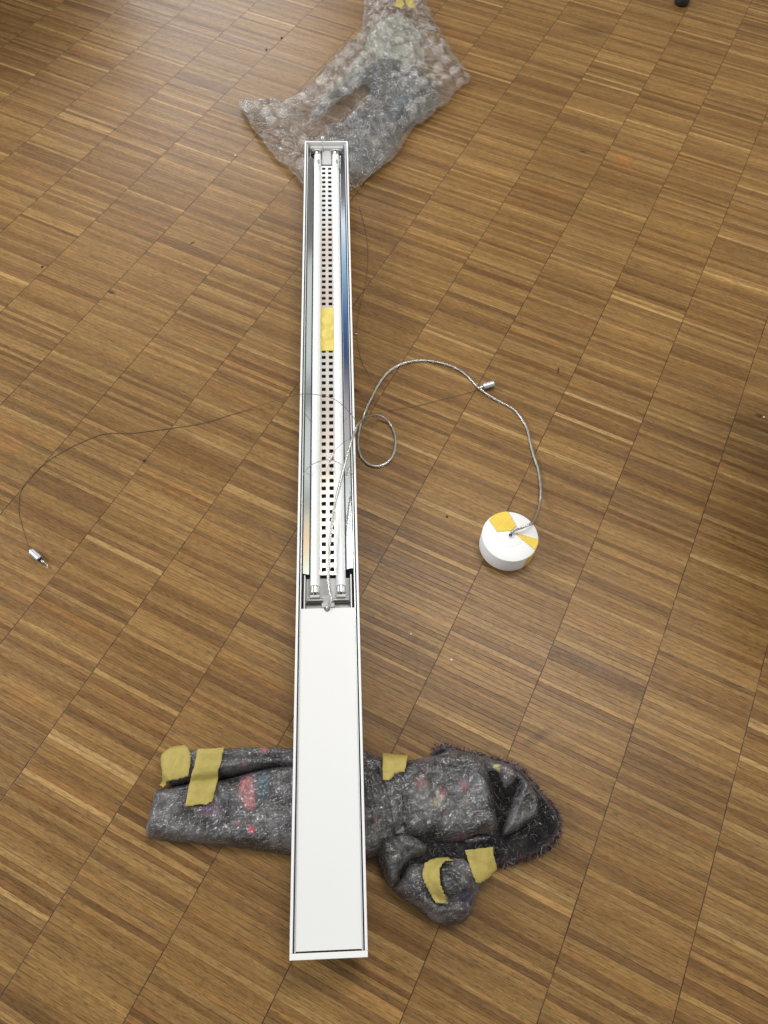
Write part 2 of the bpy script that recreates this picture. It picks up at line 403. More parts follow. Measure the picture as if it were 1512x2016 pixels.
def tape_mat(name, col, trans=.15):
    t = NT(name); p = t.pos()
    n = t.noise(p, 120, 4, .6); cr = t.noise(p, 45, 3, .6, .8)
    n = t.math('ADD', t.math('MULTIPLY', n, .6), t.math('MULTIPLY', t.noise(p, 38, 3), .5)); c = t.mix(n, tuple(x*.66 for x in col), tuple(min(1, x*1.12) for x in col))
    nb = t.bump(t.math('ADD', t.math('MULTIPLY', cr, .6), t.math('MULTIPLY', t.noise(p, 700, 2), .4)), .9, .0020)
    return t.end(t.bsdf(Base_Color=c, Roughness=.55, Normal=nb, Specular_IOR_Level=.35))
M['tape'] = tape_mat('yellow_masking_tape', (.44, .35, .095))
M['tape_bright'] = tape_mat('bright_yellow_tape', (.86, .62, .095))
M['tape_mid'] = tape_mat('yellow_tape_on_metal', (.74, .60, .15))
def sheath():
    t = NT('clear_cable_sheath')
    gl = t.n('ShaderNodeBsdfGlossy'); gl.inputs['Roughness'].default_value = .14
    tr = t.n('ShaderNodeBsdfTransparent'); tr.inputs[0].default_value = (.96, .965, .965, 1)
    lw = t.n('ShaderNodeLayerWeight'); lw.inputs[0].default_value = .35
    mx = t.n('ShaderNodeMixShader'); t.put(mx.inputs[0], t.math('ADD', t.math('MULTIPLY', lw.outputs['Facing'], .50), .12))
    t.t.links.new(tr.outputs[0], mx.inputs[1]); t.t.links.new(gl.outputs[0], mx.inputs[2])
    return t.end(mx.outputs[0])
M['sheath'] = sheath()
M['strand'] = simple('tinned_strand', (.44, .42, .38), .42, .6, var=.15, sc=300)

def felt_mat(name, film=True, dark=1.0):
    t = NT(name); p = t.pos()
    base = t.noise(p, 34, 5, .7)
    c = t.ramp(base, [(.36, (.008*dark, .007*dark, .008*dark)), (.5, (.028*dark, .024*dark, .026*dark)), (.64, (.095*dark, .084*dark, .082*dark))])
    # matted fibres: stretched noise turned three ways
    for ang, sc, lo, amt in ((.3, 1.0, .60, .50), (1.4, 1.3, .62, .42), (2.3, .8, .62, .42)):
        d = t.comb(t.math('MULTIPLY', t.vm('DOT_PRODUCT', p, (math.cos(ang), math.sin(ang), .2)), 60*sc),
                   t.math('MULTIPLY', t.vm('DOT_PRODUCT', p, (-math.sin(ang), math.cos(ang), .2)), 520*sc), t.vm('DOT_PRODUCT', p, (0, 0, 200)))
        n = t.noise(d, 1, 3, .6, 1.2)
        c = t.mix(t.math('MULTIPLY', t.ramp(n, [(lo, 0.0), (lo+.10, 1.0)]), amt*min(1, dark)*1.6), c, (.46, .44, .43))
        c = t.mix(t.math('MULTIPLY', t.ramp(n, [(.30, 1.0), (.44, 0.0)]), .8), c, (.012, .010, .014))
    # coloured rag flecks
    for sd, colr, lo in ((11.0, (.34, .05, .06), .735), (31.0, (.16, .09, .17), .70), (57.0, (.05, .12, .16), .745), (83.0, (.42, .40, .36), .70)):
        n = t.noise(t.vm('ADD', p, (sd, sd*.7, 0)), 62, 3, .6, .8)
        c = t.mix(t.math('MULTIPLY', t.ramp(n, [(lo-.04, 0.0), (lo+.02, 1.0)]), .75), c, colr)
    def spot(px, py, r, colr, amt, st=1.0):
        nonlocal c
        q = at(px, py, .04) - BL0
        d = t.vm('MULTIPLY', t.vm('SUBTRACT', p, tuple(q)), (st, 1, 0))
        rr = t.math('ADD', t.math('DIVIDE', t.vm('LENGTH', d), r), t.math('MULTIPLY', t.math('SUBTRACT', t.noise(p, 95, 5, .75), .5), 5.0)); rr = t.math('MULTIPLY', rr, .5)
        c = t.mix(t.math('MULTIPLY', t.ramp(rr, [(.34, 1.0), (.60, 0.0)]), amt), c, colr)
    if film:
        for a in ((487, 1540, .010, (.32, .085, .10), .9), (490, 1562, .012, (.32, .085, .10), .9), (493, 1580, .008, (.32, .08, .09), .9), (516, 1552, .018, (.025, .065, .09), .9, 1.6), (494, 1634, .005, (.42, .035, .035), .95),
                  (468, 1620, .005, (.35, .07, .08), .7), (415, 1592, .012, (.09, .045, .09), .8), (912, 1550, .006, (.28, .04, .055), .6), (872, 1563, .006, (.26, .06, .06), .6), (828, 1545, .008, (.30, .12, .10), .6),
                  (980, 1512, .006, (.5, .42, .12), .9), (860, 1578, .010, (.42, .38, .28), .8, 1.6), (918, 1766, .010, (.02, .02, .05), .9), (520, 1473, .005, (.5, .1, .12), .9), (905, 1648, .008, (.16, .03, .05), .6)):
            spot(*a)
    hb = t.math('ADD', t.math('MULTIPLY', t.noise(p, 260, 4, .65), .6), t.math('MULTIPLY', base, .8))
    nb = t.bump(hb, .75, .003)
    if not film:
        return t.end(t.bsdf(Base_Color=c, Roughness=.95, Normal=nb, Sheen_Weight=.25, Specular_IOR_Level=.1))
    # stretch film drawn tight over the felt: sharp little creases in a clear coat
    warp = t.vm('ADD', p, t.vm('SCALE', t.comb(t.noise(p, 22, 2), t.noise(t.vm('ADD', p, (5, 5, 5)), 22, 2)), scale=.03))
    a = t.noise(t.comb(t.math('MULTIPLY', t.vm('DOT_PRODUCT', warp, (.95, .31, 0)), 105), t.math('MULTIPLY', t.vm('DOT_PRODUCT', warp, (-.31, .95, 0)), 20)), 1, 2, .5, .5)
    b = t.noise(t.comb(t.math('MULTIPLY', t.vm('DOT_PRODUCT', warp, (.5, -.86, 0)), 120), t.math('MULTIPLY', t.vm('DOT_PRODUCT', warp, (.86, .5, 0)), 30)), 1, 2, .5, .8)
    ra = t.math('ABSOLUTE', t.math('SUBTRACT', a, .5)); rb = t.math('ABSOLUTE', t.math('SUBTRACT', b, .5))
    cn = t.bump(t.math('ADD', ra, rb), 1.0, .0048, t.bump(t.noise(p, 45, 2), .4, .006))
    c = t.mix(t.math('MULTIPLY', t.ramp(t.noise(p, 24, 3, .6), [(.4, .0), (.65, 1.0)]), .18), c, (.50, .48, .48))
    return t.end(t.bsdf(Base_Color=c, Roughness=.75, Normal=nb, Specular_IOR_Level=.2, Coat_Weight=.62, Coat_Roughness=.18, Coat_IOR=1.8, Coat_Normal=cn))
def film_mat(name, tint, body, haze, bub=0.0, gr=.09, bs=75):
    """thin clear polythene: see-through, a little milky, glossy creases"""
    t = NT(name); p = t.pos()
    a = t.noise(p, bs, 4, .6, 1.0)
    nb = t.bump(t.math('ABSOLUTE', t.math('SUBTRACT', a, .5)), 1.0, .010)
    tr = t.n('ShaderNodeBsdfTransparent'); tr.inputs[0].default_value = (*tint, 1)
    df = t.bsdf(Base_Color=body, Roughness=.5, Normal=nb)
    m1 = t.n('ShaderNodeMixShader')
    hz = t.math('ADD', t.math('MULTIPLY', t.ramp(t.noise(p, 30, 4, .6), [(.35, 0.0), (.7, 1.0)]), haze*.9), haze*.35)
    if bub:
        at_ = t.n('ShaderNodeAttribute', attribute_name='bubble'); hz = t.math('ADD', hz, t.math('MULTIPLY', at_.outputs['Fac'], bub))  # milky haze painted on bubbles for the light they scatter
    t.put(m1.inputs[0], hz)
    t.t.links.new(tr.outputs[0], m1.inputs[1]); t.t.links.new(df.outputs[0], m1.inputs[2])
    gl = t.n('ShaderNodeBsdfGlossy'); gl.inputs['Roughness'].default_value = gr; t.put(gl.inputs['Normal'], nb)
    lw = t.n('ShaderNodeLayerWeight'); lw.inputs[0].default_value = .25; t.put(lw.inputs['Normal'], nb)
    m2 = t.n('ShaderNodeMixShader'); t.put(m2.inputs[0], t.math('ADD', t.math('MULTIPLY', lw.outputs['Fresnel'], .8), .08, clamp=True))
    t.t.links.new(m1.outputs[0], m2.inputs[1]); t.t.links.new(gl.outputs[0], m2.inputs[2])
    return t.end(m2.outputs[0])

# ------------------------------------------------------------------ floor, off-frame cabinet and pieces added for shade
mb = MB(); mb.quad((-7, -3, 0), (7, -3, 0), (7, 9, 0), (-7, 9, 0))
fl = mb.build('floor', floor_material()); tag(fl, kind='structure')

cab = empty('storage_cabinet', (-1.95, 3.05, 0), 'dark brown cabinet mirrored in the parquet at its far left corner', 'cabinet')
MB().box(-.85, .74, -.02, .45, .06, .85, .006).build('body', M['cabinet'], cab)
MB().box(-.80, .69, 0, .40, 0, .06).build('plinth', M['cabinet'], cab)
MB().box(-.84, -.12, -.045, -.0215, .09, .83, .003).build('door', M['cabinet'], cab)
MB().box(-.11, .73, -.045, -.0215, .09, .83, .003).build('door', M['cabinet'], cab)
tb_ = empty('shade_bench', (1.16, .84, 0), 'dark slab on legs added out of view to shade the parquet by the right border', 'shade_bench')  # unseen piece added to darken the floor at the right border
MB().box(-.50, .55, -.34, .17, .31, .34, .004).build('seat', M['cabinet'], tb_)
for lx in (.20, .50):
    for ly in (-.28, .12): MB().box(lx-.02, lx+.02, ly-.02, ly+.02, 0, .3095, .002).build('leg', M['black'], tb_)

sb = empty('shade_box', (-1.60, 2.02, 0), 'dark low box added out of view to shade the far left corner of the parquet', 'box')  # unseen box put in to throw shade on the far left corner
MB().box(-.24, .29, -.20, .60, 0, .38, .006).build('body', M['cabinet'], sb)
MB().box(-.25, .30, -.21, .61, .3805, .42, .006).build('lid', M['cabinet'], sb)

# chair foot at the upper right border
c0 = at(1343, 1, .01)
ch = empty('chair_leg', (c0.x, c0.y, 0), 'black rounded chair foot standing at the top right border', 'chair')
mb = MB(); mb.lathe([(0, 0), (.016, 0), (.021, .004), (.0225, .012), (.021, .024), (.016, .030), (0, .031)], seg=28).build('rubber_foot', M['black'], ch, True)
mb = MB(); mb.tube(spline([(0, 0, .028), (0.004, .01, .15), (.01, .03, .42)], .03), .013, 14).build('leg', M['black'], ch, True)

# ------------------------------------------------------------------ light fixture
ZN, ZF = .030, .042         # underside heights at the near and far end
a = at(647.2, 1888, ZN+.042); b = at(642.4, 277.5, ZF+.042)
d = (b-a); LEN = d.length; xa = d.normalized(); ya = Vector((0, 0, 1)).cross(xa).normalized(); za = xa.cross(ya)
fx = bpy.data.objects.new('pendant_light', None); C.objects.link(fx)
fx.matrix_world = Matrix.Translation(a-za*.042) @ Matrix((xa, ya, za)).transposed().to_4x4()
tag(fx, 'long white twin tube pendant light lying on the parquet with its cover half slid off', 'lamp')
HW = .0495; TOP = .042
XC = .4755       # far edge of the white cover sheet
P = lambda n, m, mb_, sm=False: mb_.build(n, m, fx, sm)
# side rails: (y outwards), each an extruded channel
for s in (1, -1):
    mb = MB()
    mb.box(.0075, LEN-.004, *sorted((s*HW, s*(HW-.0036))), 0, TOP, .0004)
    P('side_rail', M['white'], mb)
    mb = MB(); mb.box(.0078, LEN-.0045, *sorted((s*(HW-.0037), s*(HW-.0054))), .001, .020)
    P('shadow_gap', M['groove'], mb)  # dark strip fills the groove in place of its shade
    mb = MB(); mb.box(.0079, LEN-.006, *sorted((s*(HW-.0055), s*(HW-.0075))), .001, TOP-.003, .0003)
    
    P('inner_rail', M['pale_alu'], mb)
mb = MB(); mb.box(0, .0074, -HW, HW, 0, TOP, .0006); P('end_cap', M['white'], mb)
mb = MB(); mb.box(LEN-.0036, LEN, -HW, HW, 0, TOP, .0006); P('end_cap', M['white'], mb)
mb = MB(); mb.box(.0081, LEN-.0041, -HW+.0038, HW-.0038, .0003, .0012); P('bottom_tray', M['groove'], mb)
# cover sheet with a cable notch in its far edge
yc = .0012; W2 = HW-.0066
prof = [(.0095, -W2), (XC, -W2)]
prof.append((XC, yc-.0046))
for k in range(13): prof.append((XC-.0015-.0046*math.sin(math.pi*k/12), yc-.0046*math.cos(math.pi*k/12)))
prof.append((XC, yc+.0046))
prof += [(XC, W2), (.0095, W2)]
bm = bmesh.new()
vt = [bm.verts.new((x, y, TOP-.0030)) for x, y in prof]; f = bm.faces.new(vt)
r = bmesh.ops.extrude_face_region(bm, geom=[f])
for v in r['geom']:
    if isinstance(v, bmesh.types.BMVert): v.co.z = TOP-.0052
bmesh.ops.recalc_face_normals(bm, faces=bm.faces[:])
me = bpy.data.meshes.new('cover_sheet'); bm.to_mesh(me); bm.free(); link('cover_sheet', me, M['white_panel'], fx)
# tray blocks at both ends
mb = MB()
mb.box(LEN-.063, LEN-.0042, -.0395, .0395, .0014, .022, .002)
mb.box(LEN-.063, LEN-.0048, -.0115, .0115, .0225, .0275, .0025)
mb.box(LEN-.014, LEN-.0046, -.0390, .0390, .0226, .034, .002)
P('end_block', M['tray'], mb)
for yy in (.0208, -.0208):
    mb = MB(); mb.cyl((LEN-.024, yy, .0222), (LEN-.024, yy, .0226), .0165, seg=28); P('recess_shade', M['black'], mb)  # black disc painted in for the shade of the round recess
mb = MB()
mb.box(XC-.02, XC+.060, -.0355, .0355, .0014, .020, .001)
mb.box(XC+.006, XC+.028, -.0105, .0105, .0202, .0262, .002)
P('end_block', M['tray'], mb)
for s in (1, -1):
    mb = MB(); mb.box(XC-.003, XC+.060, *sorted((s*.0362, s*.0382)), .0014, .034, .0003); P('side_flange', M['white'], mb)
for s in (1, -1):
    mb = MB(); mb.box(XC-.003, XC+.0035, *sorted((s*.0105, s*.0350)), .0205, .0300); P('holder_gap_shade', M['black'], mb)  # black bar stands in for shade in the thin recess by the cover
# tubes
TZ = .0265; TR = .0080
X0 = XC+.0290; X1 = LEN-.0255
for yy in (.0208, -.0208):
    t0 = MB(); t0.cyl((X0+.013, yy, TZ), (X1-.010, yy, TZ), TR, seg=32)
    tb = t0.build('fluorescent_tube', M['tube'], fx, True)
    for (e0, e1, sg) in ((X0+.0125, X0, -1), (X1-.0095, X1, 1)):
        mb = MB(); mb.cyl((e0, yy, TZ), (e1, yy, TZ), TR+.0003, seg=28, bev=.0015)
        for q in (-1, 1): mb.cyl((e1, yy+q*.0022, TZ), (e1+sg*.007, yy+q*.0022, TZ), .0011, seg=8)
        mb.build('metal_cap', M['chrome'], tb, True)
    mb = MB()          # printed marks near the far end: small bars following the glass
    for (u0, u1, dy) in ((.030, .045, -.0042), (.030, .045, -.0026), (.032, .043, -.0008), (.0300, .0312, .003), (.034, .0350, .003), (.050, .0515, -.003), (.054, .0555, -.0012), (.050, .066, -.0052), (.058, .059, .002)):
        zz = math.sqrt(TR**2-dy**2)
        w = .0006
        mb.box(X1-u1, X1-u0, yy+dy-w, yy+dy+w, TZ+zz-.0002, TZ+zz+.00025)
    mb.build('printed_mark', M['ink'], tb)
    # lamp holders
    for xe, sg in ((X0, -1), (X1, 1)):
        mb = MB()
        mb.box(*sorted((xe+sg*.0035, xe+sg*.0085)), yy-.0078, yy+.0078, .0228, .0345, .0012)
        mb.box(*sorted((xe+sg*.0090, xe+sg*.0120)), yy-.0128, yy+.0128, .0228, .030, .0008)
        for q in (-1, 1): mb.box(*sorted((xe+sg*.0060, xe+sg*.0088)), yy+q*.0108-.0016, yy+q*.0108+.0016, .0228, .0315, .0005)
        h = mb.build('lamp_holder', M['holder'], fx)
        mb = MB(); mb.box(*sorted((xe+sg*.0002, xe+sg*.0030)), yy-.0016, yy+.0016, .026, .0352, .0003)
        mb.build('socket_slot', M['black'], h)
        mb = MB(); mb.box(*sorted((xe+sg*.0124, xe+sg*.0150)), yy-.0150, yy+.0150, .0222, .0262)
        mb.build('socket_shade', M['black'], h)  # black bar in place of the shade behind the holder
# louvre plate with two columns of square openings
LX0, LX1 = XC+.0635, LEN-.0665
NR = 66; pit = (LX1-LX0-.004)/NR; HO = .0078
bm = bmesh.new()
ys = [-.0134, -.0105, -.0030, .0030, .0105, .0134]
xs = [LX0]
for i in range(NR):
    c_ = LX0+.002+pit*(i+.5); xs += [c_-HO/2, c_+HO/2]
xs.append(LX1)
grid = [[bm.verts.new((x, y, .0255)) for y in ys] for x in xs]
for i in range(len(xs)-1):
    for j in range(5):
        if i % 2 == 1 and j in (1, 3): continue
        bm.faces.new((grid[i][j], grid[i+1][j], grid[i+1][j+1], grid[i][j+1]))
r = bmesh.ops.extrude_face_region(bm, geom=bm.faces[:])
for v in r['geom']:
    if isinstance(v, bmesh.types.BMVert): v.co.z -= .0012
bmesh.ops.recalc_face_normals(bm, faces=bm.faces[:])
me = bpy.data.meshes.new('louvre'); bm.to_mesh(me); bm.free(); lv = link('louvre', me, M['louvre'], fx)
mb = MB(); mb.box(LX0, LX1, -.013, .013, .0060, .0070); mb.build('louvre_shade', simple('dark_louvre_shade', (.014, .009, .008), .7, var=.3, sc=90), fx)  # dark sheet painted in for the shade behind the louvre openings
# long reflector channels under each tube (trough) and mirror wings beside them
for s, xe in ((1, XC+.063), (-1, XC+.071)):
    mb = MB(); xx0 = xe; xx1 = LEN-.035-(0 if s < 0 else .012)
    mb.prism([(s*.0135, .0235), (s*.0160, .0160), (s*.0210, .0125), (s*.0265, .0160), (s*.0292, .0235), (s*.0292, .0225), (s*.0265, .0150), (s*.0210, .0115), (s*.0160, .0150), (s*.0135, .0225)], LX0, LX1+.01)
    P('tube_trough', M['mirror'], mb)
    mb = MB(); mb.prism([(s*.0305, .0290), (s*.0398, .0340), (s*.0403, .0340), (s*.0403, .0332), (s*.0305, .0282)], xx0, xx1)
    rf = P('reflector_wing', M['mirror'], mb)
    mb = MB()
    n = int((xx1-xx0)/.0090)
    for i in range(n): mb.box(xx0+.002+i*.0090, xx0+.0073+i*.0090, *sorted((s*.0296, s*.0303)), .0275, .0288)
    mb.build('slot_row', M['groove'], rf)
# yellow tape over the middle of the louvre, bulging over two round plugs
tx0, tx1 = 1.0130, 1.1250
nx, ny = 46, 18; V = []; Fc = []
for i in range(nx):
    for j in range(ny):
        u = i/(nx-1); w = j/(ny-1); x = tx0+(tx1-tx0)*u; y = -.0128+.0262*w
        z = .0262
        for cx in (.36, .68):
            rr = math.hypot((u-cx)*(tx1-tx0), (w-.5)*.0262); z += .0034*max(0, 1-(rr/.0150)**4)
        z += .0006*vnoise(np.array(x*160), np.array(y*160)).item()
        if i in (0, nx-1): x += .0012*(vnoise(np.array(y*400), np.array(x*9)).item()-.5)
        V.append((x, y, z)); 
for i in range(nx-1):
    for j in range(ny-1): Fc.append((i*ny+j, (i+1)*ny+j, (i+1)*ny+j+1, i*ny+j+1))
me = from_np('yellow_tape', V, Fc); tp = link('yellow_tape', me, M['tape_mid'], fx, True)
sd = tp.modifiers.new('s', 'SOLIDIFY'); sd.thickness = .0003
# spare end screw and hanging eye on the far cap
mb = MB(); mb.tube(spline([(LEN-.020, .0075, .029), (LEN-.012, .008, .040), (LEN-.003, .0085, .044), (LEN+.004, .0085, .046)], .003), .0006, 6)
P('hanging_wire', M['steel'], mb, True)
mb = MB()
pts = [(LEN+.006+.0032*math.cos(t_), .0085+.0026*math.sin(t_), .046) for t_ in np.linspace(0, 2*math.pi, 17)]
mb.tube(pts, .0009, 6); mb.cyl((LEN-.004, .0085, .0448), (LEN+.003, .0085, .0458), .0017, seg=10)
P('hanging_eye', M['chrome'], mb, True)

# ------------------------------------------------------------------ ceiling canopy
RC = .0485; HC = .037; cc = at(1004.4, 1055.5, HC)
cn = empty('ceiling_canopy', (cc.x, cc.y, 0), 'white round ceiling canopy with yellow tape strips across its top', 'canopy')
MB().lathe([(0, 0), (RC-.0006, 0), (RC, .0006), (RC, HC-.0012), (RC-.0004, HC-.0004), (RC-.0012, HC), (.0212, HC), (.0211, HC-.0005), (.0206, HC-.0005), (.0205, HC+.0001), (.005, HC+.0010), (0, HC+.0010)], seg=128).build('body', M['white'], cn, True)
MB().lathe([(.0048, HC+.0005), (.0048, HC+.0026), (.0040, HC+.0034), (.0034, HC+.0034), (.0033, HC+.0012), (0, HC+.0012)], seg=32).build('cord_grip', M['white'], cn, True)
MB().lathe([(.0032, HC+.0030), (.0015, HC+.0031), (0, HC+.0031)], seg=20).build('cord_hole', M['black'], cn, True)
def canopy_tape(pp):
    poly = np.array([at(*q, HC)[:2] for q in pp])-np.array([cc.x, cc.y])
    # clip to the rim
    X, sdx, q = fill_poly(poly, .0016); r_ = np.hypot(*X.T); k_ = np.where(r_ > RC-.0003, (RC-.0003)/r_, 1); X = X*k_[:, None]
    z = HC+.0007+.0008*np.clip((.021-np.hypot(*X.T))/.016, 0, 1)+.0002*vnoise(X[:, 0]*300, X[:, 1]*300)
    me = from_np('yellow_tape', np.column_stack([X, z]), q); o = link('yellow_tape', me, M['tape_bright'], cn, True)
    m_ = o.modifiers.new('s', 'SOLIDIFY'); m_.thickness = .0003
    return o
canopy_tape([(962, 1024), (974, 1012), (985, 1003), (998, 1005), (1008, 1020), (1017, 1037), (1006, 1046), (992, 1046.5), (978, 1046.5), (970, 1035)])
canopy_tape([(1013, 1049), (1035, 1055), (1063, 1063), (1060, 1075), (1052, 1083), (1036, 1069), (1022, 1058)])
# tape carried down the side wall
def side_tape(a0, a1, slant):
    V = []; Fc = []; n = 10
    for i in range(n+1):
        for j in range(7):
            zz = HC*(1-j/6)*.96+.001; an = a0+(a1-a0)*i/n+slant*(1-j/6); V.append(((RC+.0006)*math.cos(an), (RC+.0006)*math.sin(an), zz))
    for i in range(n):
        for j in range(6): Fc.append((i*7+j, i*7+j+1, (i+1)*7+j+1, (i+1)*7+j))
    me = from_np('yellow_tape', V, Fc); o = link('yellow_tape', me, M['tape_bright'], cn, True)
    m_ = o.modifiers.new('s', 'SOLIDIFY'); m_.thickness = .0003
side_tape(math.radians(-58), math.radians(-40), math.radians(6))

# ------------------------------------------------------------------ power cable
R_ = .0029
def fxp(x, y, z): return fx.matrix_world @ Vector((x, y, z))
cab_pts = [fxp(XC-.0030, yc, TOP-.014), fxp(XC-.0022, yc, TOP-.002)]
cab_pts += [at(652, 1180, .076), at(648.5, 1156, .075), at(646.3, 1135, .075), at(647.8, 1103, .076), at(648, 1072, .077), at(652, 1040, .078), at(659, 996, .079), at(667, 960, .081),
            at(676, 925, .084), at(687, 885, .088), at(695.6, 857.5, .090), at(703, 840, .086), at(713, 827, .066), at(725, 820, .040), at(742, 817, .017), at(758, 824, R_+.006),
            at(770, 838, R_), at(778, 858, R_), at(778, 882, R_), at(771, 902, R_), at(757, 914, R_), at(742, 918, R_), at(726, 914, R_), at(712, 900, R_), at(705.5, 880, R_), at(706, 856, R_), at(711, 833, R_+.001),
            at(720, 808, R_+.006), at(731, 785, R_), at(742, 763, R_), at(757, 741, R_), at(777, 724, R_), at(803, 713, R_), at(836, 710, R_), at(869, 715, R_), at(900, 726, R_), at(922, 742, R_), at(942, 763, R_+.001), at(965, 780, R_),
            at(990, 794, R_), at(1011, 806, R_), at(1026, 823, R_), at(1038, 845, R_), at(1044, 872, R_), at(1051, 898, R_), at(1059, 922, R_), at(1064, 955, R_+.002), at(1064, 985, .010), at(1060, 1006, .024), at(1052, 1025, .044), at(1044, 1032, .050),
            at(1030, 1038, .049), at(1018, 1042, .047), at(1009, 1047, .044), at(1005.5, 1051, .036)]
pc = empty('power_cable', (cab_pts[20].x, cab_pts[20].y, 0), 'clear twisted power cable looping over the light and across the floor to the round canopy', 'cable')
cl = spline(cab_pts, .0025)
def wm(mb, name, m, parent, smooth=True):
    me = mb.mesh(name); return link_world(name, me, m, parent, smooth)
mb = MB(); mb.tube(cl, .0027, 12); wm(mb, 'sheath', M['sheath'], pc)
s_ = 0; fr = []
for i, q in enumerate(cl):
    if i: s_ += (q-cl[i-1]).length
    tn = (cl[min(i+1, len(cl)-1)]-cl[max(i-1, 0)]).normalized()
    nx_ = Vector((0, 0, 1)).cross(tn); nx_ = nx_.normalized() if nx_.length > .05 else (fr[-1][1] if fr else Vector((1, 0, 0)))
    fr.append((q, nx_, tn.cross(nx_), s_))
for k in range(3):
    mb = MB(); mb.tube([q+(n1*math.cos(s*2*math.pi/.052+k*2.094)+n2*math.sin(s*2*math.pi/.052+k*2.094))*.00095 for q, n1, n2, s in fr], .00118, 7)
    wm(mb, 'conductor', M['strand'], pc)

# ------------------------------------------------------------------ suspension wires
def gripper(p0, p1, r, parent):
    p0 = Vector(p0); p1 = Vector(p1); dd = (p1-p0).normalized()
    mb = MB(); mb.cyl(p0, p1, r, seg=28, bev=.0010); g = wm(mb, 'wire_gripper', M['alu'], parent); g.data.set_sharp_from_angle(angle=.6)
    mb = MB(); mb.cyl(p0-dd*.004, p0-dd*.0002, r*.45, seg=16, bev=.0004); wm(mb, 'collar', M['chrome'], g)
    mb = MB(); mb.cyl(p1+dd*.0001, p1+dd*.0006, r*.55, seg=16); wm(mb, 'bore', M['black'], g)
    return g
gr = .0063
p0 = at(62, 1086, gr); p1 = at(79, 1101, gr)
sw = empty('suspension_wire', (p0.x, p0.y, 0), 'thin steel wire with silver cylinder end lying left of the light', 'wire', 'steel suspension wires of the pendant light')
gripper(p0, p1, gr, sw)
dd = (p1-p0).normalized()
mb = MB(); mb.cyl(p1, p1+dd*.008, .0013, seg=8); mb.lathe([(0, -.003), (.002, -.0025), (.003, 0), (.002, .0025), (0, .003)], p1+dd*.008, seg=14)
mb.tube(spline([p1+dd*.009, p1+dd*.014+Vector((.002, 0, -.002)), p1+dd*.019+Vector((-.001, -.004, -.004))], .002), .0008, 6)
wm(mb, 'hook', M['chrome'], sw)
wz = .0010
pts = [p0-dd*.003] + [at(q[0], q[1], wz+(q[2] if len(q) > 2 else 0)) for q in ((54.6, 1074), (46, 1045), (36.8, 1011), (36.5, 990), (40, 968), (50, 950), (66, 932), (99, 904), (149, 876), (198, 856), (228, 853), (258, 853), (298, 848), (337, 843), (378, 837), (413, 829.6), (440, 821), (470, 812), (510, 799, .006), (550, 786, .025), (580, 778, .055))]
pts += [at(*q) for q in ((600, 775.5, .090), (630, 778, .092), (660, 787, .092), (685, 808, .091), (699, 826, .086))]
mb = MB(); mb.tube(spline(pts, .006), .00055, 6); wm(mb, 'wire', M['steel_dark'], sw)

p0 = at(951, 761.5, gr); p1 = at(972, 755.5, gr+.001)
sw2 = empty('suspension_wire', (p0.x, p0.y, 0), 'thin steel wire whose silver cylinder end pokes out beyond the clear cable', 'wire', 'steel suspension wires of the pendant light')
gripper(p0, p1, gr+.0006, sw2)
dd = (p1-p0).normalized()
mb = MB(); mb.cyl(p0-dd*.011, p0, .0018, seg=10); wm(mb, 'stem', M['chrome'], sw2)
pts = [p0-dd*.011] + [at(*q) for q in ((938, 768, .0012), (915, 775, .0010), (879, 784, .0010), (830, 797, .001), (780, 806, .001), (745, 815, .002), (720, 838, .03), (706, 850, .07), (693, 861, .092), (675, 872, .090), (662, 884, .088), (657, 890.6, .086))]
mb = MB(); mb.tube(spline(pts, .006), .00034, 6); wm(mb, 'wire', M['steel_dark'], sw2)
q0 = at(656.5, 891, .086); q1 = at(649, 908, .083)
mb = MB(); mb.cyl(q0, q1, .0016, .0028, seg=14, bev=.0004); wm(mb, 'crimp', M['alu'], sw2)
mb = MB(); mb.tube(spline([at(*q) for q in ((597.5, 937, .073), (601, 928, .076), (612, 916, .079), (628, 908.5, .081), (641, 905.5, .083), (653, 905.5, .083), (668, 912, .081), (684, 923, .078), (697.5, 938, .073))], .004), .0007, 6)
wm(mb, 'bridle', M['steel'], sw2)
mb = MB(); mb.tube(spline([q1, at(646, 916, .080), at(643, 926, .076)], .003), .0006, 6); wm(mb, 'wire_tail', M['steel'], sw2)

pts = [at(q[0], q[1], q[2] if len(q) > 2 else .001) for q in ((684, 345, .08), (692, 362, .045), (701, 385), (709, 414), (718.5, 448), (723.8, 485), (723.8, 525), (718.5, 564), (712, 591), (705, 625), (702, 655), (705, 683), (713.5, 715), (728, 740))]
sw3 = empty('suspension_wire', (pts[4].x, pts[4].y, 0), 'hair thin steel wire trailing from the far end of the light beside the bubble wrap', 'wire', 'steel suspension wires of the pendant light')
mb = MB(); mb.tube(spline(pts, .006), .0004, 6); wm(mb, 'wire', M['steel_dark'], sw3)
mb = MB(); mb.cyl(at(698, 657.5, .0022), at(703, 657.5, .0022), .0018, seg=12, bev=.0003); wm(mb, 'end_stop', M['alu'], sw3)

# ------------------------------------------------------------------ packing blanket
BL0 = at(640, 1600, 0)
bl = empty('packing_blanket', tuple(BL0), 'grey felt blanket in shiny film with yellow tape under the near end of the light', 'blanket')
M['felt_film'] = felt_mat('felt_under_stretch_film', True)
M['felt_dark'] = felt_mat('bare_dark_felt', False, .30)
